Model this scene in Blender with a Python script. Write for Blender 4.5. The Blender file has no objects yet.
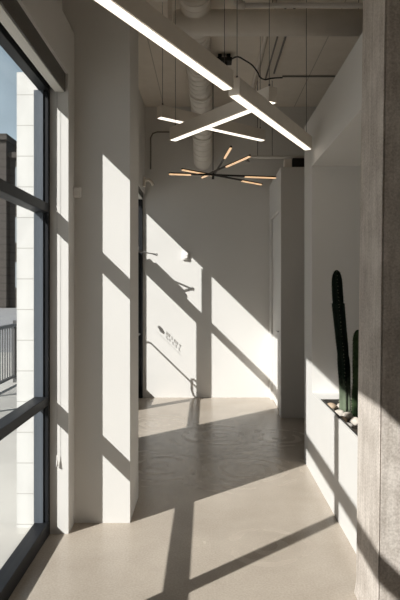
import bpy, bmesh, math, random
from mathutils import Vector, Matrix
random.seed(7)
D = bpy.data
C = bpy.context.scene.collection
SUN = Vector((1.0, .92, -.97))

# ------------------------------------------------------------------ materials
def nodes(name):
    m = D.materials.new(name); m.use_nodes = True
    nt = m.node_tree
    b = nt.nodes.get('Principled BSDF')
    return m, nt, b

def plain(name, col, rough=.5, metal=0., spec=.5):
    m, nt, b = nodes(name)
    b.inputs['Base Color'].default_value = (*col, 1)
    b.inputs['Roughness'].default_value = rough
    b.inputs['Metallic'].default_value = metal
    b.inputs['Specular IOR Level'].default_value = spec
    return m

def noisy(name, c1, c2, scale=(4, 4, 4), detail=6, rough=.6, bump=.0, bscale=None, lo=.35, hi=.65, spec=.4, coord='Object'):
    m, nt, b = nodes(name)
    N, L = nt.nodes, nt.links
    tc = N.new('ShaderNodeTexCoord'); mp = N.new('ShaderNodeMapping')
    mp.inputs['Scale'].default_value = scale
    L.new(tc.outputs[coord], mp.inputs['Vector'])
    no = N.new('ShaderNodeTexNoise'); no.inputs['Scale'].default_value = 1; no.inputs['Detail'].default_value = detail
    L.new(mp.outputs[0], no.inputs['Vector'])
    cr = N.new('ShaderNodeValToRGB')
    cr.color_ramp.elements[0].position = lo; cr.color_ramp.elements[1].position = hi
    cr.color_ramp.elements[0].color = (*c1, 1); cr.color_ramp.elements[1].color = (*c2, 1)
    L.new(no.outputs['Fac'], cr.inputs['Fac']); L.new(cr.outputs['Color'], b.inputs['Base Color'])
    b.inputs['Roughness'].default_value = rough
    b.inputs['Specular IOR Level'].default_value = spec
    if bump:
        bp = N.new('ShaderNodeBump'); bp.inputs['Strength'].default_value = bump; bp.inputs['Distance'].default_value = .01
        n2 = N.new('ShaderNodeTexNoise'); n2.inputs['Detail'].default_value = 4
        mp2 = N.new('ShaderNodeMapping'); mp2.inputs['Scale'].default_value = bscale or scale
        L.new(tc.outputs[coord], mp2.inputs['Vector']); L.new(mp2.outputs[0], n2.inputs['Vector'])
        n2.inputs['Scale'].default_value = 1
        L.new(n2.outputs['Fac'], bp.inputs['Height']); L.new(bp.outputs[0], b.inputs['Normal'])
    return m

def emit(name, col, s):
    m, nt, b = nodes(name)
    b.inputs['Base Color'].default_value = (.8, .8, .8, 1)
    b.inputs['Emission Color'].default_value = (*col, 1)
    b.inputs['Emission Strength'].default_value = s
    return m

def glass_mat(name, tint=(.965, .975, .975)):
    m = D.materials.new(name); m.use_nodes = True
    nt = m.node_tree; N, L = nt.nodes, nt.links
    for n in list(N): N.remove(n)
    out = N.new('ShaderNodeOutputMaterial'); mix = N.new('ShaderNodeMixShader')
    tr = N.new('ShaderNodeBsdfTransparent'); gl = N.new('ShaderNodeBsdfGlossy')
    tr.inputs['Color'].default_value = (*tint, 1); gl.inputs['Roughness'].default_value = 0.0
    lw = N.new('ShaderNodeLayerWeight'); lw.inputs['Blend'].default_value = .42
    p = N.new('ShaderNodeMath'); p.operation = 'POWER'; p.inputs[1].default_value = 4.5
    a = N.new('ShaderNodeMath'); a.operation = 'MULTIPLY_ADD'; a.inputs[1].default_value = .5; a.inputs[2].default_value = .02
    L.new(lw.outputs['Facing'], p.inputs[0]); L.new(p.outputs[0], a.inputs[0]); L.new(a.outputs[0], mix.inputs['Fac'])
    L.new(tr.outputs[0], mix.inputs[1]); L.new(gl.outputs[0], mix.inputs[2]); L.new(mix.outputs[0], out.inputs['Surface'])
    return m

def concrete_floor():
    m, nt, b = nodes('polished_concrete'); N, L = nt.nodes, nt.links
    tc = N.new('ShaderNodeTexCoord')
    big = N.new('ShaderNodeTexNoise'); big.inputs['Scale'].default_value = 1.1; big.inputs['Detail'].default_value = 8; big.inputs['Roughness'].default_value = .65
    L.new(tc.outputs['Object'], big.inputs['Vector'])
    r1 = N.new('ShaderNodeValToRGB')
    r1.color_ramp.elements[0].position = .3; r1.color_ramp.elements[0].color = (.375, .32, .262, 1)
    r1.color_ramp.elements[1].position = .7; r1.color_ramp.elements[1].color = (.49, .428, .358, 1)
    L.new(big.outputs['Fac'], r1.inputs['Fac'])
    fine = N.new('ShaderNodeTexNoise'); fine.inputs['Scale'].default_value = 90; fine.inputs['Detail'].default_value = 3
    L.new(tc.outputs['Object'], fine.inputs['Vector'])
    r2 = N.new('ShaderNodeValToRGB'); r2.color_ramp.elements[0].position = .35; r2.color_ramp.elements[0].color = (.90, .90, .90, 1)
    r2.color_ramp.elements[1].position = .65; r2.color_ramp.elements[1].color = (1.05, 1.05, 1.05, 1)
    L.new(fine.outputs['Fac'], r2.inputs['Fac'])
    # trowel swirls: wobbly arcs about a few centres where the power trowel turned
    dn = N.new('ShaderNodeTexNoise'); dn.inputs['Scale'].default_value = 2.2; dn.inputs['Detail'].default_value = 3; L.new(tc.outputs['Object'], dn.inputs['Vector'])
    dm = N.new('ShaderNodeMath'); dm.operation = 'MULTIPLY'; dm.inputs[1].default_value = 9; L.new(dn.outputs['Fac'], dm.inputs[0])
    am = None
    for cx, cy, rad, k in ((-.42, 5.05, .75, 42), (.32, 4.95, .85, 48), (.15, 6.1, .9, 40), (.75, 6.0, .6, 50), (-.5, 6.6, .7, 44), (.35, 3.5, .5, 40)):
        vd = N.new('ShaderNodeVectorMath'); vd.operation = 'DISTANCE'; vd.inputs[1].default_value = (cx, cy, 0); L.new(tc.outputs['Object'], vd.inputs[0])
        ph = N.new('ShaderNodeMath'); ph.operation = 'MULTIPLY_ADD'; ph.inputs[1].default_value = k; L.new(vd.outputs['Value'], ph.inputs[0]); L.new(dm.outputs[0], ph.inputs[2])
        si = N.new('ShaderNodeMath'); si.operation = 'SINE'; L.new(ph.outputs[0], si.inputs[0])
        fo = N.new('ShaderNodeMapRange'); fo.interpolation_type = 'SMOOTHSTEP'; fo.inputs['From Min'].default_value = rad; fo.inputs['From Max'].default_value = rad*.3; L.new(vd.outputs['Value'], fo.inputs['Value'])
        pr = N.new('ShaderNodeMath'); pr.operation = 'MULTIPLY_ADD'; L.new(si.outputs[0], pr.inputs[0]); L.new(fo.outputs[0], pr.inputs[1])
        if am: L.new(am.outputs[0], pr.inputs[2])
        else: pr.inputs[2].default_value = 0
        am = pr
    pn_ = N.new('ShaderNodeTexNoise'); pn_.inputs['Scale'].default_value = 3.5; pn_.inputs['Detail'].default_value = 4; L.new(tc.outputs['Object'], pn_.inputs['Vector'])
    pm = N.new('ShaderNodeMapRange'); pm.inputs['From Min'].default_value = .35; pm.inputs['From Max'].default_value = .65; L.new(pn_.outputs['Fac'], pm.inputs['Value'])
    a2 = N.new('ShaderNodeMath'); a2.operation = 'MULTIPLY'; L.new(am.outputs[0], a2.inputs[0]); L.new(pm.outputs[0], a2.inputs[1]); am = a2
    m1 = N.new('ShaderNodeMix'); m1.data_type = 'RGBA'; m1.blend_type = 'MULTIPLY'; m1.inputs[0].default_value = 1
    L.new(r1.outputs[0], m1.inputs[6]); L.new(r2.outputs[0], m1.inputs[7])
    sc = N.new('ShaderNodeMath'); sc.operation = 'MULTIPLY_ADD'; sc.inputs[1].default_value = .045; sc.inputs[2].default_value = 1
    L.new(am.outputs[0], sc.inputs[0])
    m2 = N.new('ShaderNodeVectorMath'); m2.operation = 'SCALE'
    L.new(m1.outputs[2], m2.inputs[0]); L.new(sc.outputs[0], m2.inputs['Scale'])
    L.new(m2.outputs[0], b.inputs['Base Color'])
    rr = N.new('ShaderNodeMath'); rr.operation = 'MULTIPLY_ADD'; rr.inputs[1].default_value = .09; rr.inputs[2].default_value = .25
    L.new(am.outputs[0], rr.inputs[0]); L.new(rr.outputs[0], b.inputs['Roughness'])
    b.inputs['Specular IOR Level'].default_value = .2
    return m

def column_mat():
    m, nt, b = nodes('board_formed_concrete'); N, L = nt.nodes, nt.links
    tc = N.new('ShaderNodeTexCoord')
    mp = N.new('ShaderNodeMapping'); mp.inputs['Scale'].default_value = (38, 38, 3.5); L.new(tc.outputs['Object'], mp.inputs[0])
    g = N.new('ShaderNodeTexNoise'); g.inputs['Scale'].default_value = 1; g.inputs['Detail'].default_value = 9; g.inputs['Roughness'].default_value = .62
    L.new(mp.outputs[0], g.inputs['Vector'])
    sp = N.new('ShaderNodeTexNoise'); sp.inputs['Scale'].default_value = 110; sp.inputs['Detail'].default_value = 5; L.new(tc.outputs['Object'], sp.inputs['Vector'])
    bl = N.new('ShaderNodeTexNoise'); bl.inputs['Scale'].default_value = 5; bl.inputs['Detail'].default_value = 4; L.new(tc.outputs['Object'], bl.inputs['Vector'])
    h1 = N.new('ShaderNodeMath'); h1.operation = 'MULTIPLY'; h1.inputs[1].default_value = .35; L.new(sp.outputs['Fac'], h1.inputs[0])
    h2 = N.new('ShaderNodeMath'); h2.operation = 'MULTIPLY_ADD'; h2.inputs[1].default_value = .35; L.new(bl.outputs['Fac'], h2.inputs[0]); L.new(h1.outputs[0], h2.inputs[2])
    ad = N.new('ShaderNodeMath'); ad.operation = 'MULTIPLY_ADD'; ad.inputs[1].default_value = .30; L.new(g.outputs['Fac'], ad.inputs[0]); L.new(h2.outputs[0], ad.inputs[2])
    cr = N.new('ShaderNodeValToRGB')
    cr.color_ramp.elements[0].position = .38; cr.color_ramp.elements[0].color = (.37, .32, .275, 1)
    cr.color_ramp.elements[1].position = .60; cr.color_ramp.elements[1].color = (.68, .62, .56, 1)
    L.new(ad.outputs[0], cr.inputs['Fac']); L.new(cr.outputs[0], b.inputs['Base Color'])
    bp = N.new('ShaderNodeBump'); bp.inputs['Strength'].default_value = .22; bp.inputs['Distance'].default_value = .006
    L.new(ad.outputs[0], bp.inputs['Height']); L.new(bp.outputs[0], b.inputs['Normal'])
    b.inputs['Roughness'].default_value = .85; b.inputs['Specular IOR Level'].default_value = .2
    return m

def joints_mat(name, base, joint, pitch, axis='Z', w=.012, base2=None, rough=.6):
    """flat colour with thin joint lines every `pitch` metres along an axis"""
    m, nt, b = nodes(name); N, L = nt.nodes, nt.links
    tc = N.new('ShaderNodeTexCoord'); se = N.new('ShaderNodeSeparateXYZ'); L.new(tc.outputs['Object'], se.inputs[0])
    dv = N.new('ShaderNodeMath'); dv.operation = 'DIVIDE'; dv.inputs[1].default_value = pitch; L.new(se.outputs[axis], dv.inputs[0])
    fr = N.new('ShaderNodeMath'); fr.operation = 'FRACT'; L.new(dv.outputs[0], fr.inputs[0])
    lt = N.new('ShaderNodeMath'); lt.operation = 'LESS_THAN'; lt.inputs[1].default_value = w / pitch; L.new(fr.outputs[0], lt.inputs[0])
    no = N.new('ShaderNodeTexNoise'); no.inputs['Scale'].default_value = 6; no.inputs['Detail'].default_value = 6; L.new(tc.outputs['Object'], no.inputs['Vector'])
    cr = N.new('ShaderNodeValToRGB'); cr.color_ramp.elements[0].position = .3; cr.color_ramp.elements[1].position = .7
    cr.color_ramp.elements[0].color = (*base, 1); cr.color_ramp.elements[1].color = (*(base2 or base), 1); L.new(no.outputs['Fac'], cr.inputs['Fac'])
    mx = N.new('ShaderNodeMix'); mx.data_type = 'RGBA'; L.new(lt.outputs[0], mx.inputs[0]); L.new(cr.outputs[0], mx.inputs[6]); mx.inputs[7].default_value = (*joint, 1)
    L.new(mx.outputs[2], b.inputs['Base Color']); b.inputs['Roughness'].default_value = rough
    b.inputs['Specular IOR Level'].default_value = .2
    return m

M = {}
M['wall'] = noisy('painted_wall', (.70, .682, .652), (.72, .702, .674), (1.5, 1.5, 1.5), rough=.7, bump=.06, bscale=(120, 120, 120), spec=.25)
M['dark_wall'] = noisy('dark_wall_paint', (.56, .51, .45), (.60, .55, .49), (2, 2, 2), rough=.8)  # tone invented for out-of-view walls to control bounce light
M['ceiling'] = joints_mat('ceiling_deck', (.78, .71, .62), (.52, .47, .40), .61, 'X', .010, (.83, .76, .67), rough=.8)
M['floor'] = concrete_floor()
M['column'] = column_mat()
M['black'] = noisy('black_aluminium', (.012, .013, .015), (.018, .019, .022), (3, 3, 3), rough=.5, spec=.22)
M['blue_reflection'] = plain('blue_grey_reflection', (.10, .115, .135), .4)  # even blue-grey standing in for a reflection on the frame
M['glass'] = glass_mat('window_glass')
M['shade_metal'] = noisy('grey_fascia', (.10, .095, .085), (.115, .11, .10), (5, 5, 5), rough=.5)
M['shade_cloth'] = noisy('pale_shade_cloth', (.60, .58, .54), (.68, .66, .62), (300, 300, 300), rough=.9)
M['housing'] = noisy('fixture_grey', (.84, .78, .70), (.88, .82, .74), (8, 8, 8), rough=.5)
M['glow'] = emit('lamp_diffuser', (1.0, .89, .76), 1.7)
M['amber'] = emit('amber_lamp_tube', (1.0, .60, .30), .75)
M['dark_rod'] = plain('dark_bronze_rod', (.02, .018, .016), .4)
M['duct'] = noisy('duct_paint', (.80, .75, .68), (.85, .80, .73), (6, 6, 6), rough=.5)
M['pipe'] = plain('white_pipe', (.62, .58, .53), .5)
M['cable'] = plain('dark_cable', (.02, .018, .016), .6)
M['wire'] = plain('suspension_wire', (.09, .082, .075), .45)
M['conduit'] = plain('conduit_grey', (.20, .185, .165), .45)
M['white_plastic'] = plain('white_plastic', (.86, .84, .81), .4)
M['steel'] = plain('brushed_steel', (.35, .34, .33), .35, .9)
M['liner'] = noisy('planter_liner', (.035, .032, .028), (.06, .055, .048), (12, 12, 12), rough=.6)
M['soil'] = noisy('potting_soil', (.03, .024, .018), (.08, .062, .045), (60, 60, 60), rough=.95, bump=.8, bscale=(80, 80, 80))
M['stone_a'] = noisy('pale_stone', (.52, .46, .39), (.70, .64, .57), (14, 14, 14), rough=.75)
M['stone_b'] = noisy('tan_stone', (.40, .29, .20), (.58, .45, .33), (14, 14, 14), rough=.75)
M['stone_c'] = noisy('grey_stone', (.24, .22, .20), (.40, .37, .34), (14, 14, 14), rough=.75)
M['spine'] = plain('cactus_spine', (.30, .30, .22), .7)
M['pavers'] = noisy('pale_pavement', (.50, .48, .445), (.56, .54, .50), (1.5, 1.5, 1.5), rough=.9, bump=.1)
M['asphalt'] = noisy('light_asphalt', (.30, .30, .31), (.36, .36, .36), (.8, .8, .8), rough=.9)
M['cladding'] = joints_mat('limestone_cladding', (.60, .595, .575), (.40, .39, .37), .2, 'Z', .006, (.66, .655, .635), .8)
M['brick_far'] = joints_mat('brown_brick', (.085, .075, .067), (.06, .052, .047), .6, 'Z', .08, (.105, .093, .083), .9)
M['far_window'] = plain('far_window', (.30, .33, .35), .3)
M['rail_paint'] = plain('dark_rail_paint', (.10, .10, .10), .5)
M['decal'] = plain('grey_vinyl', (.12, .12, .12), .6)

def cactus_mat():
    m, nt, b = nodes('cactus_skin'); N, L = nt.nodes, nt.links
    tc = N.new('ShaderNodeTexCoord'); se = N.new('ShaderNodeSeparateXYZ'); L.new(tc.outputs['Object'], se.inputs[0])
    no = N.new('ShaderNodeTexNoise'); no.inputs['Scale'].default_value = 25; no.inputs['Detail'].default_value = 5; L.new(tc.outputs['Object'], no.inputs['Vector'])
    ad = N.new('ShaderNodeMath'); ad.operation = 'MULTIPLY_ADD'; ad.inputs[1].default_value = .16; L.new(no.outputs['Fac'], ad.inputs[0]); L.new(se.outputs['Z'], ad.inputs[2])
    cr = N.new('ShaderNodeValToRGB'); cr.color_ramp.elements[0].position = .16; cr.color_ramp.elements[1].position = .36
    cr.color_ramp.elements[0].color = (.17, .205, .14, 1); cr.color_ramp.elements[1].color = (.009, .016, .011, 1)   # sunlight put into the colour: paler at the stem's lit foot
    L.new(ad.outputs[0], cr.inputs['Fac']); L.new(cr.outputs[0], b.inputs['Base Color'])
    b.inputs['Roughness'].default_value = .8; b.inputs['Specular IOR Level'].default_value = .08
    return m
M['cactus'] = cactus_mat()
M['cactus_dark'] = noisy('dark_cactus_skin', (.018, .032, .015), (.045, .07, .03), (20, 20, 20), rough=.8, spec=.1)  # dark all the way down, without the painted sunlit base

# ------------------------------------------------------------------ mesh helpers
def box(bm, x0, x1, y0, y1, z0, z1, mat=None):
    vs = [bm.verts.new(p) for p in ((x0,y0,z0),(x1,y0,z0),(x1,y1,z0),(x0,y1,z0),(x0,y0,z1),(x1,y0,z1),(x1,y1,z1),(x0,y1,z1))]
    for f in ((0,3,2,1),(4,5,6,7),(0,1,5,4),(1,2,6,5),(2,3,7,6),(3,0,4,7)):
        bm.faces.new([vs[i] for i in f])
    if mat is not None: bmesh.ops.transform(bm, matrix=mat, verts=vs)
    return vs

def bar(bm, p, q, w, h):
    """box of width w, height h whose axis runs from p to q (p,q = centre of the ends)"""
    p, q = Vector(p), Vector(q); d = q - p; L = d.length; y = d / L
    x = y.cross(Vector((0,0,1)))
    if x.length < 1e-5: x = Vector((1,0,0))
    x.normalize(); z = x.cross(y)
    mt = Matrix((x, y, z)).transposed().to_4x4(); mt.translation = p
    return box(bm, -w/2, w/2, 0, L, -h/2, h/2, mt)

def tube(bm, pts, r, n=10, cap=True):
    pts = [Vector(p) for p in pts]; rings = []
    rs = r if isinstance(r, (list, tuple)) else [r]*len(pts)
    up = None
    for i, p in enumerate(pts):
        t = (pts[min(i+1, len(pts)-1)] - pts[max(i-1, 0)]).normalized()
        if up is None:
            up = Vector((0,0,1)) if abs(t.z) < .9 else Vector((1,0,0))
        s = t.cross(up).normalized(); up = s.cross(t).normalized()
        rings.append([bm.verts.new(p + (s*math.cos(a) + up*math.sin(a))*rs[i]) for a in [2*math.pi*k/n for k in range(n)]])
    for a, b in zip(rings, rings[1:]):
        for k in range(n):
            f = bm.faces.new((a[k], a[(k+1) % n], b[(k+1) % n], b[k])); f.smooth = True
    if cap:
        bm.faces.new(rings[0][::-1]); bm.faces.new(rings[-1])

def obj(name, bm, mat, parent=None, bevel=0, loc=None):
    bmesh.ops.recalc_face_normals(bm, faces=bm.faces)
    me = D.meshes.new(name); bm.to_mesh(me); bm.free()
    me.materials.append(M[mat] if isinstance(mat, str) else mat)
    o = D.objects.new(name, me); C.objects.link(o)
    if bevel:
        b = o.modifiers.new('bevel', 'BEVEL'); b.width = bevel; b.segments = 2; b.limit_method = 'ANGLE'
    if loc: o.location = loc
    if parent: o.parent = parent
    return o

def boxobj(name, dims, mat, parent=None, bevel=0):
    bm = bmesh.new()
    for d in (dims if isinstance(dims[0], (tuple, list)) else [dims]): box(bm, *d)
    return obj(name, bm, mat, parent, bevel)

def tubeobj(name, pts, r, mat, parent=None, n=10):
    bm = bmesh.new(); tube(bm, pts, r, n); return obj(name, bm, mat, parent)

def tag(o, label, cat, group=None, kind=None):
    o['label'] = label; o['category'] = cat
    if group: o['group'] = group
    if kind: o['kind'] = kind
    return o

def thing(name, label, cat, loc=(0,0,0), group=None, kind=None):
    o = D.objects.new(name, None); C.objects.link(o); o.empty_display_size = .1
    o.location = loc
    return tag(o, label, cat, group, kind)

def under(parent, o):
    """parent o, keeping the world coordinates it was built in"""
    o.parent = parent; o.location = o.location - parent.location
    return o

def struct(o, label, cat): return tag(o, label, cat, kind='structure')

# ------------------------------------------------------------------ room shell
CEIL = 4.08
XI, XO = -.985, -1.07            # inner and outer face of the window frames
BY = 8.18                        # back wall
bm = bmesh.new(); box(bm, -1.07, 3.3, -3.1, BY+.12, -.15, 0)
struct(obj('floor', bm, 'floor'), 'polished beige concrete floor with trowel swirls', 'floor')
bm = bmesh.new(); box(bm, -1.07, 3.3, -3.1, BY+.12, CEIL, CEIL+.15)
struct(obj('ceiling', bm, 'ceiling'), 'exposed grey painted ceiling deck', 'ceiling')
struct(boxobj('wall_left', [
    (-1.07, -.870, 3.66, 3.83, 0, 2.89),            # jamb pier beside the window
    (-1.07, -.506, 3.83, 4.30, 0, CEIL),            # projecting pier
    (-1.07, -.87, 4.30, 5.62, 0, CEIL),
    (-1.07, -.870, -3.0, 3.83, 2.89, 3.215), (-1.07, -.95, -3.0, 3.66, 2.86, 2.89),          # band over the window
    (-1.07, -.95, -3.0, 3.83, 3.21, CEIL),
    (-1.07, -.87, 5.62, BY, 2.86, CEIL),
    (-1.07, -.87, -3.0, .655, 0, 2.86)], 'wall'), 'white plastered window wall with a projecting pier', 'wall')  # last box: solid wall added out of view to cut fill light
struct(boxobj('wall_back', (-1.07, 3.3, BY, BY+.12, 0, CEIL), 'wall'), 'white back wall crossed by diagonal sunlight', 'wall')
struct(boxobj('wall_rear', (-1.07, 1.35, -3.12, -3.0, 0, CEIL), 'dark_wall'), 'dark wall behind the camera', 'wall')
struct(boxobj('wall_side', [(3.18, 3.3, 2.6, BY, 0, CEIL), (1.2, 3.18, 2.60, 2.72, 0, CEIL), (1.2, 1.35, -3.0, 2.60, 0, CEIL)], 'dark_wall'), 'dark side wall of the room beyond', 'wall')
LZ = .68
struct(boxobj('wall_right', [
    (.866, 1.6, 2.97, 4.81, 0, .48), (.866, .878, 2.97, 4.81, .48, LZ), (1.35, 1.6, 2.97, 4.81, .48, LZ),
    (.878, 1.35, 4.508, 4.81, .48, LZ), (.878, 1.35, 2.97, 3.2, .48, LZ),
    (.866, 1.6, 4.81, 5.18, 0, 2.97), (.866, 1.6, 2.97, 4.81, 2.548, 2.97),
    (1.5, 1.6, 2.97, 4.81, LZ, 2.548), (.866, 1.5, 2.97, 3.1, LZ, 2.548)], 'wall'), 'white partition wall with a deep planter niche', 'wall')
# partition block at the far end, with a recessed door in its side
struct(boxobj('wall_partition', [
    (.876, 2.4, 6.9, 7.02, 0, 2.97), (.92, 2.4, 7.02, BY, 0, 2.97),
    (.876, .92, 7.02, 7.10, 0, 2.97), (.876, .92, 7.10, 8.02, 2.48, 2.97), (.876, .92, 8.02, BY, 0, 2.97)], 'wall'),
    'shaded white partition block at the end of the corridor', 'wall')
d2 = thing('door_2', 'plain flush door set in the side of the far partition', 'door', (.90, 7.56, 0), kind='structure')
under(d2, boxobj('door_leaf', (.905, .92, 7.11, 8.01, .01, 2.47), 'wall'))
under(d2, tubeobj('door_handle', [(.904, 7.2, 1.0), (.875, 7.2, 1.0), (.872, 7.21, 1.0), (.872, 7.32, 1.0)], .009, 'steel'))

# ------------------------------------------------------------------ windows
def vert(par, y0, y1, z0=.09, z1=2.76, name='vertical_mullion'):
    return under(par, boxobj(name, (XO, XI, y0, y1, z0, z1), 'black', bevel=.004))
def horiz(par, y0, y1, z0, z1, name='transom'):
    return under(par, boxobj(name, (XO, XI, y0, y1, z0, z1), 'black', bevel=.004))
def pane(par, y0, y1, z0, z1):
    return under(par, boxobj('glass_pane', (-1.034, -1.026, y0-.004, y1+.004, z0-.004, z1+.004), 'glass'))

w1 = thing('window_1', 'tall black framed storefront window on the left', 'window', (-1.03, 2.2, 0), kind='structure')
bm = bmesh.new(); Y0, Y1 = .655, 3.66
box(bm, XO, XI, Y0, Y1, 0, .09); box(bm, -1.045, XI, Y0, Y1, 2.77, 2.86); box(bm, XO, -1.045, Y0, Y1, 2.83, 2.86)
box(bm, XO, XI, Y1-.043, Y1, .09, 2.77); box(bm, XO, XI, Y0, Y0+.045, .09, 2.77)
under(w1, obj('frame', bm, 'black', bevel=.003))
under(w1, boxobj('jamb_reflection', (XO-.002, -1.015, Y1-.053, Y1-.043, .09, 2.77), 'blue_reflection'))  # added strip, its blue-grey colour painting the reflection along the jamb
vm = [2.13]
for y in vm: vert(w1, y, y+.06, .09, 2.77)
edges = [Y0+.045] + [e for y in vm for e in (y, y+.06)] + [Y1-.043]
for a, b in zip(edges[::2], edges[1::2]):
    horiz(w1, a, b, .815, .87); horiz(w1, a, b, 2.01, 2.07)
    for z0, z1 in ((.09, .815), (.87, 2.01), (2.07, 2.77)): pane(w1, a, b, z0, z1)

w2 = thing('window_2', 'black framed glass sidelight and transom at the far end of the window wall', 'window', (-1.03, 6.9, 0), kind='structure')
bm = bmesh.new(); Y0, Y1 = 5.62, BY
box(bm, XO, XI, Y0, 7.21, 0, .09); box(bm, -1.045, XI, Y0, Y1, 2.77, 2.86); box(bm, XO, -1.045, Y0, Y1, 2.83, 2.86)
box(bm, XO, XI, Y0, Y0+.045, .09, 2.77); box(bm, XO, -.90, Y1-.05, Y1, 0, 2.77)
under(w2, obj('frame', bm, 'black', bevel=.003))
vert(w2, 7.21, 7.27, 0, 2.77)
horiz(w2, 5.665, 7.21, .815, .87); horiz(w2, 5.665, 7.21, 2.01, 2.07); horiz(w2, 7.27, 8.13, 2.01, 2.07)
for z0, z1 in ((.09, .815), (.87, 2.01), (2.07, 2.77)): pane(w2, 5.665, 7.21, z0, z1)
pane(w2, 7.27, 8.13, 2.07, 2.77)

d1 = thing('door_1', 'black framed glass entrance door at the end of the window wall', 'door', (-1.03, 7.70, 0), kind='structure')
DX0, DX1 = -1.05, -1.0
under(d1, boxobj('stile', (DX0, DX1, 7.275, 7.355, .01, 2.005), 'black', bevel=.003))
under(d1, boxobj('stile', (DX0, DX1, 8.045, 8.125, .01, 2.005), 'black', bevel=.003))
under(d1, boxobj('top_rail', (DX0, DX1, 7.355, 8.045, 1.915, 2.005), 'black', bevel=.003))
under(d1, boxobj('bottom_rail', (DX0, DX1, 7.355, 8.045, .01, .26), 'black', bevel=.003))
pn = under(d1, boxobj('glass_pane', (-1.029, -1.021, 7.35, 8.05, .255, 1.92), 'glass'))
pb = under(d1, tubeobj('push_bar', [(-1.0, 8.06, .90), (-.945, 8.06, .90), (-.93, 8.045, .90), (-.93, 7.36, .90), (-.945, 7.345, .90), (-1.0, 7.345, .90)], .011, 'steel'))
pl = under(d1, tubeobj('pull_handle', [(-1.0, 7.345, .985), (-.94, 7.37, .985), (-.935, 7.49, .98), (-.935, 7.515, .955), (-.935, 7.515, .80), (-.935, 7.49, .755), (-.94, 7.37, .735), (-1.0, 7.345, .735)], .013, 'steel'))
cl = under(d1, boxobj('door_closer', [(-.985, -.93, 7.62, 7.98, 2.03, 2.105), (-.985, -.945, 7.56, 7.62, 2.04, 2.09), (-.985, -.94, 7.98, 8.05, 2.04, 2.085)], 'steel', bevel=.006))
bm = bmesh.new()
bar(bm, (-.955, 7.66, 2.02), (-.67, 7.745, 1.985), .022, .012); bar(bm, (-.67, 7.745, 1.975), (-.955, 7.83, 2.05), .022, .012); tube(bm, [(-.95, 7.66, 2.0), (-.95, 7.66, 2.05)], .02)
tube(bm, [(-.67, 7.745, 1.965), (-.67, 7.745, 1.995)], .014)
ar = obj('closer_arm', bm, 'steel'); ar.parent = cl
# lettering of the door decal, too small in the photo to read: a leaf mark and two short lines of strokes over a rule
bm = bmesh.new()
gx = -1.0205
def flat(y0, y1, z0, z1): box(bm, gx, gx+.0006, y0, y1, z0, z1)
lf = [(7.880, 1.318), (7.850, 1.352), (7.812, 1.352), (7.785, 1.322), (7.802, 1.284), (7.845, 1.276)]
a = [bm.verts.new((gx, y, z)) for y, z in lf]; b = [bm.verts.new((gx+.0006, y, z)) for y, z in lf]
bm.faces.new(a); bm.faces.new(b[::-1])
for i in range(6): bm.faces.new((a[i], a[(i+1) % 6], b[(i+1) % 6], b[i]))
y = 7.765
for k in range(6):
    flat(y-.011, y, 1.322, 1.368)
    if k % 2: flat(y-.022, y, 1.358, 1.368)
    if k % 3 == 0: flat(y-.026, y-.016, 1.322, 1.368)
    y -= .034
y = 7.765
for k in range(5):
    flat(y-.011, y, 1.268, 1.310)
    if k % 2 == 0: flat(y-.025, y, 1.268, 1.278)
    y -= .040
y = 7.885
for k in range(18): flat(y-.010, y, 1.225, 1.232); y -= .018
dc = obj('decal', bm, 'decal'); dc.parent = pn
dc['label'] = 'grey vinyl mark on the glass'

# ------------------------------------------------------------------ roller shades
def shade(y0, y1, label, chain):
    o = thing('roller_shade', label, 'window shade', (-.92, (y0+y1)/2, 2.78), group='roller shades over the windows')
    under(o, boxobj('fascia', [(-.895, -.888, y0, y1, 2.775, 2.89), (-.95, -.888, y1-.006, y1, 2.775, 2.89)], 'shade_metal', bevel=.001))
    under(o, tubeobj('rolled_cloth', [(-.928, y0+.01, 2.812), (-.928, y1-.01, 2.812)], .029, 'shade_cloth', n=16))
    under(o, boxobj('hem_bar', (-.953, -.896, y0+.01, y1-.008, 2.772, 2.780), 'shade_cloth'))
    if chain:
        x, y = -.937, y1-.012
        b2 = bmesh.new(); z = 2.775
        tube(b2, [(x, y, 2.78), (x, y, .50)], .0009, 6)
        while z > .52:
            bmesh.ops.create_icosphere(b2, subdivisions=1, radius=.0017, matrix=Matrix.Translation((x, y, z))); z -= .022
        bc = under(o, obj('bead_chain', b2, 'steel'))
        b2 = bmesh.new(); tube(b2, [(x, y, .50), (x, y, .475), (x, y, .43)], [.002, .003, .008], 12)
        cw = obj('chain_weight', b2, 'white_plastic'); cw.parent = bc
shade(.67, 3.655, 'grey boxed roller shade over the near left window', True)
shade(5.63, 8.12, 'grey boxed roller shade over the far glass door and sidelight', False)

# ------------------------------------------------------------------ column
bm = bmesh.new()
def ringpts(z, x0, x1, y0, y1, c=.002):
    return [(x0+c, y0, z), (x0+.004, y0, z), (x0+.005, y0+.006, z), (x0+.009, y0+.006, z), (x0+.010, y0, z), (x1, y0, z), (x1, y1, z), (x0, y1, z), (x0, y0+c, z)]
lv = [(0, .746), (.06, .756), (1.0, .766), (2.0, .777), (3.0, .791), (CEIL, .806)]
prev = None
for z, x0 in lv:
    r = [bm.verts.new(p) for p in ringpts(z, x0, 1.19, 2.585, 2.955)]
    if prev:
        for k in range(9): bm.faces.new((prev[k], prev[(k+1) % 9], r[(k+1) % 9], r[k]))
    else: bm.faces.new(r[::-1])
    prev = r
bm.faces.new(prev)
tag(obj('concrete_column', bm, 'column'), 'rough board-formed grey brown concrete column on the right', 'column')

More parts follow.
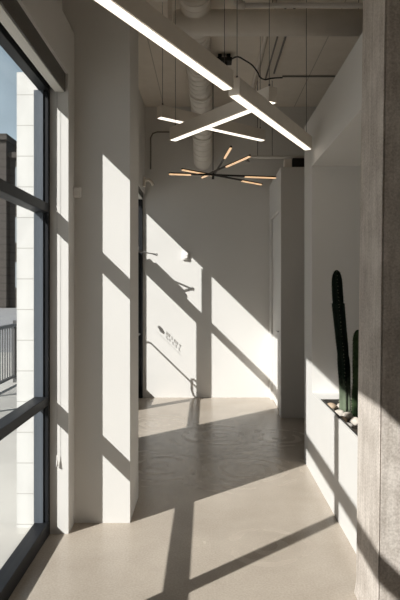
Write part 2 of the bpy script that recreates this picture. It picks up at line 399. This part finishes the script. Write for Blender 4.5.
# ------------------------------------------------------------------ planter, soil, stones, cacti
pt = thing('planter_trough', 'dark lined planter trough sunk into the white niche ledge', 'planter', (1.11, 3.85, .48))
T0, T1, TX0, TX1 = 3.202, 4.505, .880, 1.348
lin = [(TX0, TX0+.012, T0, T1, .481, .683), (TX1-.008, TX1, T0, T1, .481, .683), (TX0, TX1, T0, T0+.012, .481, .683), (TX0, TX1, T1-.012, T1, .481, .683), (TX0, TX1, T0, T1, .481, .49)]
under(pt, boxobj('liner', lin, 'liner'))
bm = bmesh.new(); nx, ny = 14, 36
gv = [[bm.verts.new((TX0+.012+(TX1-TX0-.02)*i/nx, T0+.012+(T1-T0-.024)*j/ny, .618+random.uniform(-.008, .008))) for j in range(ny+1)] for i in range(nx+1)]
for i in range(nx):
    for j in range(ny): bm.faces.new((gv[i][j], gv[i+1][j], gv[i+1][j+1], gv[i][j+1])).smooth = True
under(pt, obj('soil', bm, 'soil'))

def stone(x, y, r, mat, label, seed, sq=.7):
    bm = bmesh.new(); bmesh.ops.create_icosphere(bm, subdivisions=3, radius=1)
    rnd = random.Random(seed); ax = [Vector((rnd.uniform(-1,1), rnd.uniform(-1,1), rnd.uniform(-1,1))).normalized() for _ in range(7)]
    cut = [rnd.uniform(.62, .95) for _ in ax]
    for v in bm.verts:
        for a, c in zip(ax, cut):
            d = v.co.dot(a)
            if d > c: v.co -= a*(d-c)*.8
    ro = Matrix.Rotation(rnd.uniform(0, 3), 3, 'Z')
    for v in bm.verts: v.co = ro @ Vector((v.co.x*r*1.15, v.co.y*r*.95, v.co.z*r*sq))
    for f in bm.faces: f.smooth = True
    o = obj('river_stone', bm, mat, loc=(x, y, .622+r*sq*.72))
    tag(o, label, 'stone', 'stones in the planter trough')
ST = [
 (.935, 4.40, .045, 'stone_b', 'tan stone at the far front corner of the planter trough'),
 (.915, 4.30, .028, 'stone_c', 'small grey stone just nearer than the tan corner stone, by the trough rim'),
 (1.03, 4.43, .040, 'stone_a', 'pale stone behind the tall cactus at the far end of the trough'),
 (.945, 4.19, .040, 'stone_a', 'pale stone at the foot of the tall cactus, on its left front side'),
 (.985, 4.08, .045, 'stone_a', 'cream stone in front of the tall cactus, largest in the planter'),
 (.925, 3.985, .038, 'stone_b', 'pinkish tan stone near the trough rim in front of the cream stone'),
 (1.00, 3.93, .042, 'stone_a', 'whitish stone between the tan rim stone and the shorter cactus'),
 (.93, 3.84, .034, 'stone_c', 'dark grey stone by the trough rim next to the concrete column'),
 (1.02, 3.80, .036, 'stone_a', 'pale stone beside the dark grey stone next to the concrete column'),
 (1.15, 4.33, .042, 'stone_b', 'tan stone at the back of the trough behind the two cacti'),
 (1.17, 3.95, .040, 'stone_c', 'grey stone at the back of the trough nearer than the shorter cactus'),
]
for i, (x, y, r, mt, lb) in enumerate(ST): stone(x, y, r, mt, lb, 40+i)

def cactus(name, label, x, y, prof, ribs, lean, skin='cactus'):
    """prof: (height above soil, radius); ribs star section; lean(z) -> (dx, dy)"""
    root = thing(name, label, 'cactus', (x, y, .615), group=None)
    bm = bmesh.new(); n = ribs*6; rings = []
    for h, r in prof:
        dx, dy = lean(h); ring = []
        for k in range(n):
            a = 2*math.pi*k/n; s = .5+.5*math.cos(ribs*a)
            rr = r*(.66+.34*s**.7)
            ring.append(bm.verts.new((dx+rr*math.cos(a+.4), dy+rr*math.sin(a+.4), h)))
        rings.append(ring)
    for p, q in zip(rings, rings[1:]):
        for k in range(n): bm.faces.new((p[k], p[(k+1) % n], q[(k+1) % n], q[k])).smooth = True
    bm.faces.new(rings[-1]); bm.faces.new(rings[0][::-1])
    st = obj('stem', bm, skin, root)
    bm = bmesh.new(); rnd = random.Random(3)
    H = prof[-1][0]; h = .03
    def rad(z):
        for (a, ra), (b, rb) in zip(prof, prof[1:]):
            if a <= z <= b: return ra+(rb-ra)*(z-a)/(b-a)
        return prof[-1][1]
    while h < H-.01:
        dx, dy = lean(h); r = rad(h)
        for k in range(ribs):
            a = 2*math.pi*k/ribs+.4
            c = Vector((dx+r*.985*math.cos(a), dy+r*.985*math.sin(a), h+rnd.uniform(-.004, .004)))
            for t in range(3):
                d = Vector((math.cos(a+rnd.uniform(-.7,.7)), math.sin(a+rnd.uniform(-.7,.7)), rnd.uniform(-.5,.7))).normalized()*.013
                s = d.cross(Vector((0,0,1))).normalized()*.0013
                v = [bm.verts.new(c+s), bm.verts.new(c-s), bm.verts.new(c+Vector((0,0,.0016))), bm.verts.new(c+d)]
                bm.faces.new((v[0], v[1], v[3])); bm.faces.new((v[1], v[2], v[3])); bm.faces.new((v[2], v[0], v[3]))
        h += .026
    sp = obj('spines', bm, 'spine', st); sp['kind'] = 'stuff'
    return root
tip = lambda H, r: [(H-.10, r), (H-.06, r*.93), (H-.03, r*.74), (H-.012, r*.5), (H-.003, r*.26), (H, r*.06)]
R = .050
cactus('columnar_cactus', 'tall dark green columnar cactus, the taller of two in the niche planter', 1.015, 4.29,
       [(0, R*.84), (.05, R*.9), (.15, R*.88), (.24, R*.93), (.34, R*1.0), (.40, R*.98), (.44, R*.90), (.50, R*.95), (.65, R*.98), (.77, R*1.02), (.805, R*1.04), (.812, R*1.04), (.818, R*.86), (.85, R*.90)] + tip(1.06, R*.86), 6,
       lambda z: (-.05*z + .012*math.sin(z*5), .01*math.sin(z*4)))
R2 = .050
cactus('columnar_cactus', 'shorter green columnar cactus beside the concrete column, partly hidden by it', 1.075, 4.17,
       [(0, R2*.9), (.12, R2), (.25, R2*.93), (.38, R2*1.0)] + tip(.63, R2*.93), 6, lambda z: (.012*math.sin(z*4), 0), 'cactus_dark')

# ------------------------------------------------------------------ linear pendant lights
def pendant(p, q, z, label, cables):
    p = Vector((*p, z)); q = Vector((*q, z)); mid = (p+q)/2
    o = thing('linear_pendant_light', label, 'pendant light', mid, group='linear pendant lights')
    w, h = .07, .10
    bm = bmesh.new(); u = Vector((0,0,h/2+.004)); bar(bm, p+u, q+u, w, h); under(o, obj('housing', bm, 'housing', bevel=.002))
    d = (q-p).normalized(); bm = bmesh.new(); u = Vector((0,0,.004)); bar(bm, p+u+d*.004, q+u-d*.004, w-.022, .008); under(o, obj('diffuser', bm, 'glow'))
    for s in cables:
        c = p+(q-p)*s
        bm = bmesh.new(); tube(bm, [c+Vector((0,0,h)), (c.x, c.y, CEIL-.012)], .0022, 6); tube(bm, [c+Vector((0,0,h)), c+Vector((0,0,h+.03))], .006, 8)
        sw = under(o, obj('suspension_wire', bm, 'wire'))
        bm = bmesh.new(); tube(bm, [(c.x, c.y, CEIL-.014), (c.x, c.y, CEIL)], .03, 16); cc = obj('ceiling_cap', bm, 'housing'); cc.parent = sw
    return o
def P(x, y, z): Y = (z-1.55)*583/(287-y); return ((x-207)*Y/583, Y)
def ext(a, b, L): a, b = Vector(a), Vector(b); return tuple(a+(b-a).normalized()*L)
a_far = P(308, 150, 2.65); a_near = P(234, 96, 2.65)
pendant(a_near, a_far, 2.65, 'bright linear pendant whose far end reaches the top corner of the niche partition', (.03, .97))
b0 = P(228, 90, 2.67); b1 = ext(b0, P(97, -3, 2.67), 1.55)
pendant(b1, b0, 2.67, 'long linear pendant at the top left of the photo, nearest the camera', (.35, .97))
pendant(P(173, 141, 2.77), P(273, 102.5, 2.77), 2.77, 'linear pendant crossing behind the bright bar from lower left to upper right', (.03, .97))
pendant(P(159, 118, 2.97), P(263, 141, 2.97), 2.97, 'farthest linear pendant, behind the crossed bars and tilting down to the right', (.03, .97))

# ------------------------------------------------------------------ branching chandelier
HZ = 2.776
ch = thing('branching_chandelier', 'dark branching chandelier with amber light tubes hung before the back wall', 'chandelier', (.07, 6.5, HZ))
def arm(p, q, z, g0, g1):
    P0, P1 = Vector((*p, z)), Vector((*q, z))
    under(ch, tubeobj('arm', [P0, P1], .011, 'dark_rod', n=8))
    for g in (g0, g1):
        if g:
            bm = bmesh.new(); bar(bm, P0+(P1-P0)*g[0]-Vector((0,0,.008)), P0+(P1-P0)*g[1]-Vector((0,0,.008)), .019, .018)
            under(ch, obj('light_tube', bm, 'amber', bevel=.004))
arm(P(182, 169, HZ), P(262, 184, HZ), HZ, (0, .34), (.72, .99))
arm(P(169, 171, HZ), P(276, 175, HZ), HZ-.024, (0, .2), (.7, 1))
arm(P(202, 179, HZ), P(250, 158, HZ), HZ+.024, (0, .22), (.55, 1))
arm(P(231, 152, HZ), P(213, 181, HZ), HZ+.048, (0, .30), None)
hub = P(213, 176.5, HZ)
under(ch, tubeobj('hub', [(*hub, HZ-.03), (*hub, HZ+.06)], .015, 'dark_rod', n=14))
under(ch, tubeobj('stem', [(*hub, HZ+.07), (*hub, CEIL-.01)], .005, 'wire', n=8))
under(ch, tubeobj('ceiling_cap', [(*hub, CEIL-.02), (*hub, CEIL)], .05, 'dark_rod', n=18))

# ------------------------------------------------------------------ ducts and services under the ceiling
du = thing('air_duct', 'round spiral duct along the ceiling with a cross branch, curving down to the back wall', 'duct', (-.07, 6, CEIL))
dp = [(-.10, 4.62, 3.925), (-.10, 5.4, 3.925), (-.09, 6.2, 3.90), (-.075, 6.7, 3.83), (-.066, 7.1, 3.73), (-.060, 7.5, 3.60), (-.058, 7.85, 3.44), (-.056, 8.1, 3.33), (-.056, 8.17, 3.31)]
dense = []
for p, q in zip(dp, dp[1:]):
    p, q = Vector(p), Vector(q); k = max(1, int((q-p).length/.05))
    dense += [p+(q-p)*i/k for i in range(k)]
dense.append(Vector(dp[-1]))
bm = bmesh.new(); tube(bm, dense, .13, 28)
under(du, obj('main_duct', bm, 'duct'))
def seams(pts, r, every, name, width):
    i = 0; b2 = bmesh.new()
    while i < len(pts)-2:
        t = (pts[i+1]-pts[i]).normalized(); tube(b2, [pts[i]-t*width, pts[i]+t*width], r, 28); i += every
    return obj(name, b2, 'duct')
under(du, seams(dense[1:], .1345, 2, 'spiral_seam', .006))
for yy in (7.62, 6.75):
    k = min(range(len(dense)), key=lambda i: abs(dense[i].y-yy)); t = (dense[k+1]-dense[k]).normalized()
    under(du, tubeobj('coupling_ring', [dense[k]-t*.03, dense[k]+t*.03], .139, 'duct', n=28))
bm = bmesh.new(); tube(bm, [(-.285, 5.0, 3.815), (-.255, 5.0, 3.815), (1.62, 5.0, 3.815)], [.085, .107, .107], 28)
under(du, obj('branch_duct', bm, 'duct'))
for x in (.3, 1.3): under(du, tubeobj('hanger_rod', [(x, 5.0, 3.91), (x, 5.0, CEIL)], .004, 'wire', n=6))
for y in (6.3, 7.2):
    z = [p.z for p in dense if p.y >= y][0]; under(du, tubeobj('hanger_rod', [(-.09, y, z+.1), (-.09, y, CEIL)], .005, 'wire', n=6))
# strut hanger beside the duct's capped end
st = boxobj('strut_hanger', [(-.322, -.286, 4.76, 4.80, 3.72, CEIL), (-.43, -.284, 4.755, 4.805, 3.90, 3.94)], 'housing')
tag(st, 'grey vertical strut hanger left of the cross duct end', 'hanger')

def pipe(name, label, pts, r, mat, hangs):
    o = thing(name, label, 'pipe', pts[0])
    under(o, tubeobj('pipe_run', pts, r, mat, n=12))
    for x, y, z in hangs: under(o, tubeobj('hanger_rod', [(x, y, z), (x, y, CEIL)], .004, 'wire', n=6))
    return o
sp = pipe('sprinkler_pipe', 'white sprinkler pipe at the top of the photo above the cross duct', [(.27, 4.45, 3.70), (2.6, 4.45, 3.70)], .019, 'pipe', [(.5, 4.45, 3.71), (1.5, 4.45, 3.71)])
under(sp, tubeobj('elbow', [(.29, 4.45, 3.70), (.245, 4.45, 3.70), (.23, 4.45, 3.715), (.23, 4.45, 3.78)], .03, 'pipe', n=14))
sp2 = pipe('sprinkler_pipe', 'thin pale sprinkler pipe running over the far partition block above the chandelier', [(.50, 7.15, 3.145), (2.3, 7.15, 3.145)], .018, 'pipe', [(.62, 7.15, 3.15), (.80, 7.15, 3.15)])
under(sp2, tubeobj('sprinkler_head', [(.50, 7.15, 3.15), (.50, 7.15, 3.10), (.50, 7.15, 3.085)], [.012, .012, .03], 'steel', n=12))

bk = tag(boxobj('speaker_box', (1.03, 1.17, 7.0, 7.12, 2.97, 3.10), 'cable', bevel=.006), 'small black box standing on the far partition under the thin pipe', 'box')
bk = tag(boxobj('junction_box', (.93, 1.02, 7.0, 7.1, 2.97, 3.085), 'housing', bevel=.004), 'small pale grey box on the far partition left of the black box', 'box')

jb = thing('ceiling_bracket', 'black bracket with looping cable fixed to the ceiling right of the spiral duct', 'bracket', (.19, 6.35, CEIL))
under(jb, boxobj('plate', [(.10, .27, 6.28, 6.42, 3.99, 4.03), (.12, .16, 6.32, 6.36, 4.03, CEIL), (.215, .255, 6.32, 6.36, 4.03, CEIL), (.15, .22, 6.30, 6.38, 3.95, 3.99)], 'cable', bevel=.004))
pts = []
raw = [(.26, 6.3, 4.01), (.33, 6.28, 4.03), (.42, 6.34, 4.01), (.50, 6.42, 3.99), (.57, 6.55, 3.96), (.61, 6.7, 3.96), (.68, 6.83, 3.98), (.76, 6.9, 4.02), (.9, 6.96, 4.05)]
for i in range(len(raw)-1):
    p0, p1, p2, p3 = [Vector(raw[max(0, min(len(raw)-1, k))]) for k in (i-1, i, i+1, i+2)]
    for s in range(5):
        t = s/5; pts.append(.5*((2*p1)+(p2-p0)*t+(2*p0-5*p1+4*p2-p3)*t*t+(3*p1-p0-3*p2+p3)*t**3))
pts.append(Vector(raw[-1]))
under(jb, tubeobj('cable', pts, .008, 'cable', n=8))
def conduit(label, pts, r=.011, mat='conduit'):
    return tag(tubeobj('conduit', pts, r, mat, n=8), label, 'conduit', 'conduits on the ceiling')
zc = CEIL-.013
conduit('dark conduit crossing the ceiling sideways to the right, past the cable bracket', [(.9, 6.97, zc), (3.15, 6.97, zc)], .010)
conduit('dark conduit along the ceiling, nearest the right partition', [(.78, 5.13, zc-.03), (.78, 6.78, zc-.03)], .011)
conduit('dark conduit along the ceiling, second from the right partition', [(.70, 5.13, zc-.03), (.70, 7.0, zc-.03)], .009)
conduit('thick pale conduit along the ceiling, between the spiral duct and the paired conduits', [(.585, 5.13, zc-.03), (.56, 8.17, zc-.03)], .02, 'housing')
conduit('thin conduit across the top of the back wall and down its left corner', [(.6, 8.165, 3.72), (-.55, 8.165, 3.72), (-.70, 8.165, 3.72), (-.76, 8.165, 3.70), (-.79, 8.165, 3.64), (-.79, 8.165, 3.2)], .010)

# small devices
sn = tag(boxobj('motion_sensor', (-.872, -.822, 3.79, 3.83, 2.135, 2.203), 'white_plastic', bevel=.008), 'small white motion sensor on the pier beside the near window', 'sensor')
stb = thing('strobe_alarm', 'white strobe alarm on the back wall in the sunlit patch', 'alarm', (-.29, 8.18, 2.0))
under(stb, boxobj('back_box', (-.345, -.255, 8.15, 8.182, 1.93, 2.055), 'white_plastic', bevel=.008))
under(stb, tubeobj('horn', [(-.30, 8.15, 1.975), (-.30, 8.128, 1.975)], [.032, .026], 'white_plastic', n=18))
under(stb, boxobj('strobe_lens', (-.288, -.262, 8.13, 8.15, 1.995, 2.045), 'white_plastic', bevel=.005))
wl = thing('wall_fixture', 'small grey fixture in the back left corner above the glass door', 'fixture', (-.80, 8.0, 3.0))
under(wl, boxobj('mount', (-.87, -.84, 7.93, 8.03, 2.92, 3.05), 'housing', bevel=.004))
under(wl, tubeobj('arm', [(-.85, 7.98, 3.0), (-.80, 7.98, 3.02), (-.76, 7.98, 2.99), (-.735, 7.98, 2.94)], .022, 'housing', n=12))

# ------------------------------------------------------------------ outside
struct(boxobj('pavement', (-14, -1.08, -12, 14, -.2, -.02), 'pavers'), 'pale sunlit pavement outside the window', 'pavement')
struct(boxobj('street', [(-90, -14, -60, 90, -.3, -.08), (-14, -1.08, 14, 90, -.3, -.08)], 'asphalt'), 'light grey street beyond the railing', 'street')
pil = boxobj('stone_pilaster', [(-1.24, -1.075, 3.8, 5.4, -.02, 2.95)], 'cladding')
tag(pil, 'pale limestone clad pilaster just outside the near window', 'pilaster')
rl = thing('street_railing', 'dark metal railing with thin balusters beyond the pavement', 'railing', (-3.16, 7.5, -.02))
under(rl, boxobj('top_rail', (-3.19, -3.13, 5.5, 9.65, .90, .95), 'rail_paint'))
under(rl, boxobj('bottom_rail', (-3.18, -3.14, 5.5, 9.65, .07, .11), 'rail_paint'))
for y in (5.5, 6.87, 8.24, 9.61): under(rl, boxobj('post', (-3.19, -3.13, y-.03, y+.03, -.02, 1.0), 'rail_paint'))
y = 5.6
while y < 9.58:
    if min(abs(y-p) for p in (5.5, 6.87, 8.24, 9.61)) > .05: under(rl, boxobj('baluster', (-3.168, -3.152, y-.008, y+.008, .11, .90), 'rail_paint'))
    y += .11
def building(label, blocks, wins):
    o = thing('building', label, 'building', (blocks[0][0], blocks[0][2], -.08))
    under(o, boxobj('wall', blocks, 'brick_far'))
    for x, y, z in wins:
        f = under(o, boxobj('window', (x-.35, x+.35, y-.06, y+.02, z, z+2.0), 'far_window'))
building('dark brown brick building across the street, taller one at the left edge',
         [(-28, -15.5, 45, 60, -.08, 13.2), (-28, -15.4, 44.8, 60, 12.9, 13.35)], [(x, 45, z) for x in (-16.6, -18.6, -20.6, -22.6) for z in (1.5, 5.0, 9.6)])
building('lower dark brick building across the street, beside the stone pilaster',
         [(-15.38, -6, 45.5, 60, -.08, 11.9), (-15.38, -6, 45.3, 60, 11.6, 12.05)], [(x, 45.5, z) for x in (-14.6, -12.6, -10.6) for z in (1.5, 5.0, 8.9)])

# ------------------------------------------------------------------ light
w = D.worlds.new('sky'); bpy.context.scene.world = w; w.use_nodes = True
nt = w.node_tree; bg = nt.nodes['Background']
N, L = nt.nodes, nt.links
tc = N.new('ShaderNodeTexCoord'); se = N.new('ShaderNodeSeparateXYZ'); L.new(tc.outputs['Generated'], se.inputs[0])
el = N.new('ShaderNodeValToRGB'); el.color_ramp.elements[0].position = .0; el.color_ramp.elements[1].position = .75
el.color_ramp.elements[0].color = (.38, .46, .53, 1); el.color_ramp.elements[1].color = (.10, .17, .27, 1)
L.new(se.outputs['Z'], el.inputs['Fac'])
cn = N.new('ShaderNodeTexNoise'); cn.inputs['Scale'].default_value = 3.2; cn.inputs['Detail'].default_value = 7; L.new(tc.outputs['Generated'], cn.inputs['Vector'])
# invented cloud bank, away from the sun, brightening the viewed sky without much fill
cb = N.new('ShaderNodeMapRange'); cb.inputs['From Min'].default_value = .2; cb.inputs['From Max'].default_value = .95; L.new(se.outputs['Y'], cb.inputs['Value'])
cm = N.new('ShaderNodeMapRange'); cm.inputs['From Min'].default_value = .25; cm.inputs['From Max'].default_value = .75; L.new(cn.outputs['Fac'], cm.inputs['Value'])
cf = N.new('ShaderNodeMath'); cf.operation = 'MULTIPLY'; L.new(cb.outputs[0], cf.inputs[0]); L.new(cm.outputs[0], cf.inputs[1])
mx = N.new('ShaderNodeMix'); mx.data_type = 'RGBA'; L.new(cf.outputs[0], mx.inputs[0]); L.new(el.outputs[0], mx.inputs[6]); mx.inputs[7].default_value = (1.5, 1.85, 2.1, 1)
L.new(mx.outputs[2], bg.inputs['Color']); bg.inputs['Strength'].default_value = .42
s = D.lights.new('sun', 'SUN'); s.energy = 6.0; s.angle = math.radians(.55); s.color = (1.0, .975, .94)
so = D.objects.new('sun', s); C.objects.link(so); so.rotation_euler = SUN.to_track_quat('-Z', 'Y').to_euler(); so.location = (-6, -5, 7)

# ------------------------------------------------------------------ camera
cam = D.cameras.new('camera'); co = D.objects.new('camera', cam); C.objects.link(co)
co.location = (0, 0, 1.55); co.rotation_euler = (math.pi/2, 0, 0)
cam.sensor_fit = 'HORIZONTAL'; cam.sensor_width = 36; cam.lens = 583/400*36
cam.shift_x = -7/400; cam.shift_y = -13/400; cam.clip_start = .05; cam.clip_end = 300
sc = bpy.context.scene; sc.camera = co
sc.view_settings.view_transform = 'Standard'; sc.view_settings.look = 'None'; sc.view_settings.gamma = 1
sc.view_settings.use_curve_mapping = False; sc.view_settings.exposure = .15
sc.cycles.max_bounces = 12; sc.cycles.diffuse_bounces = 6; sc.cycles.transparent_max_bounces = 16
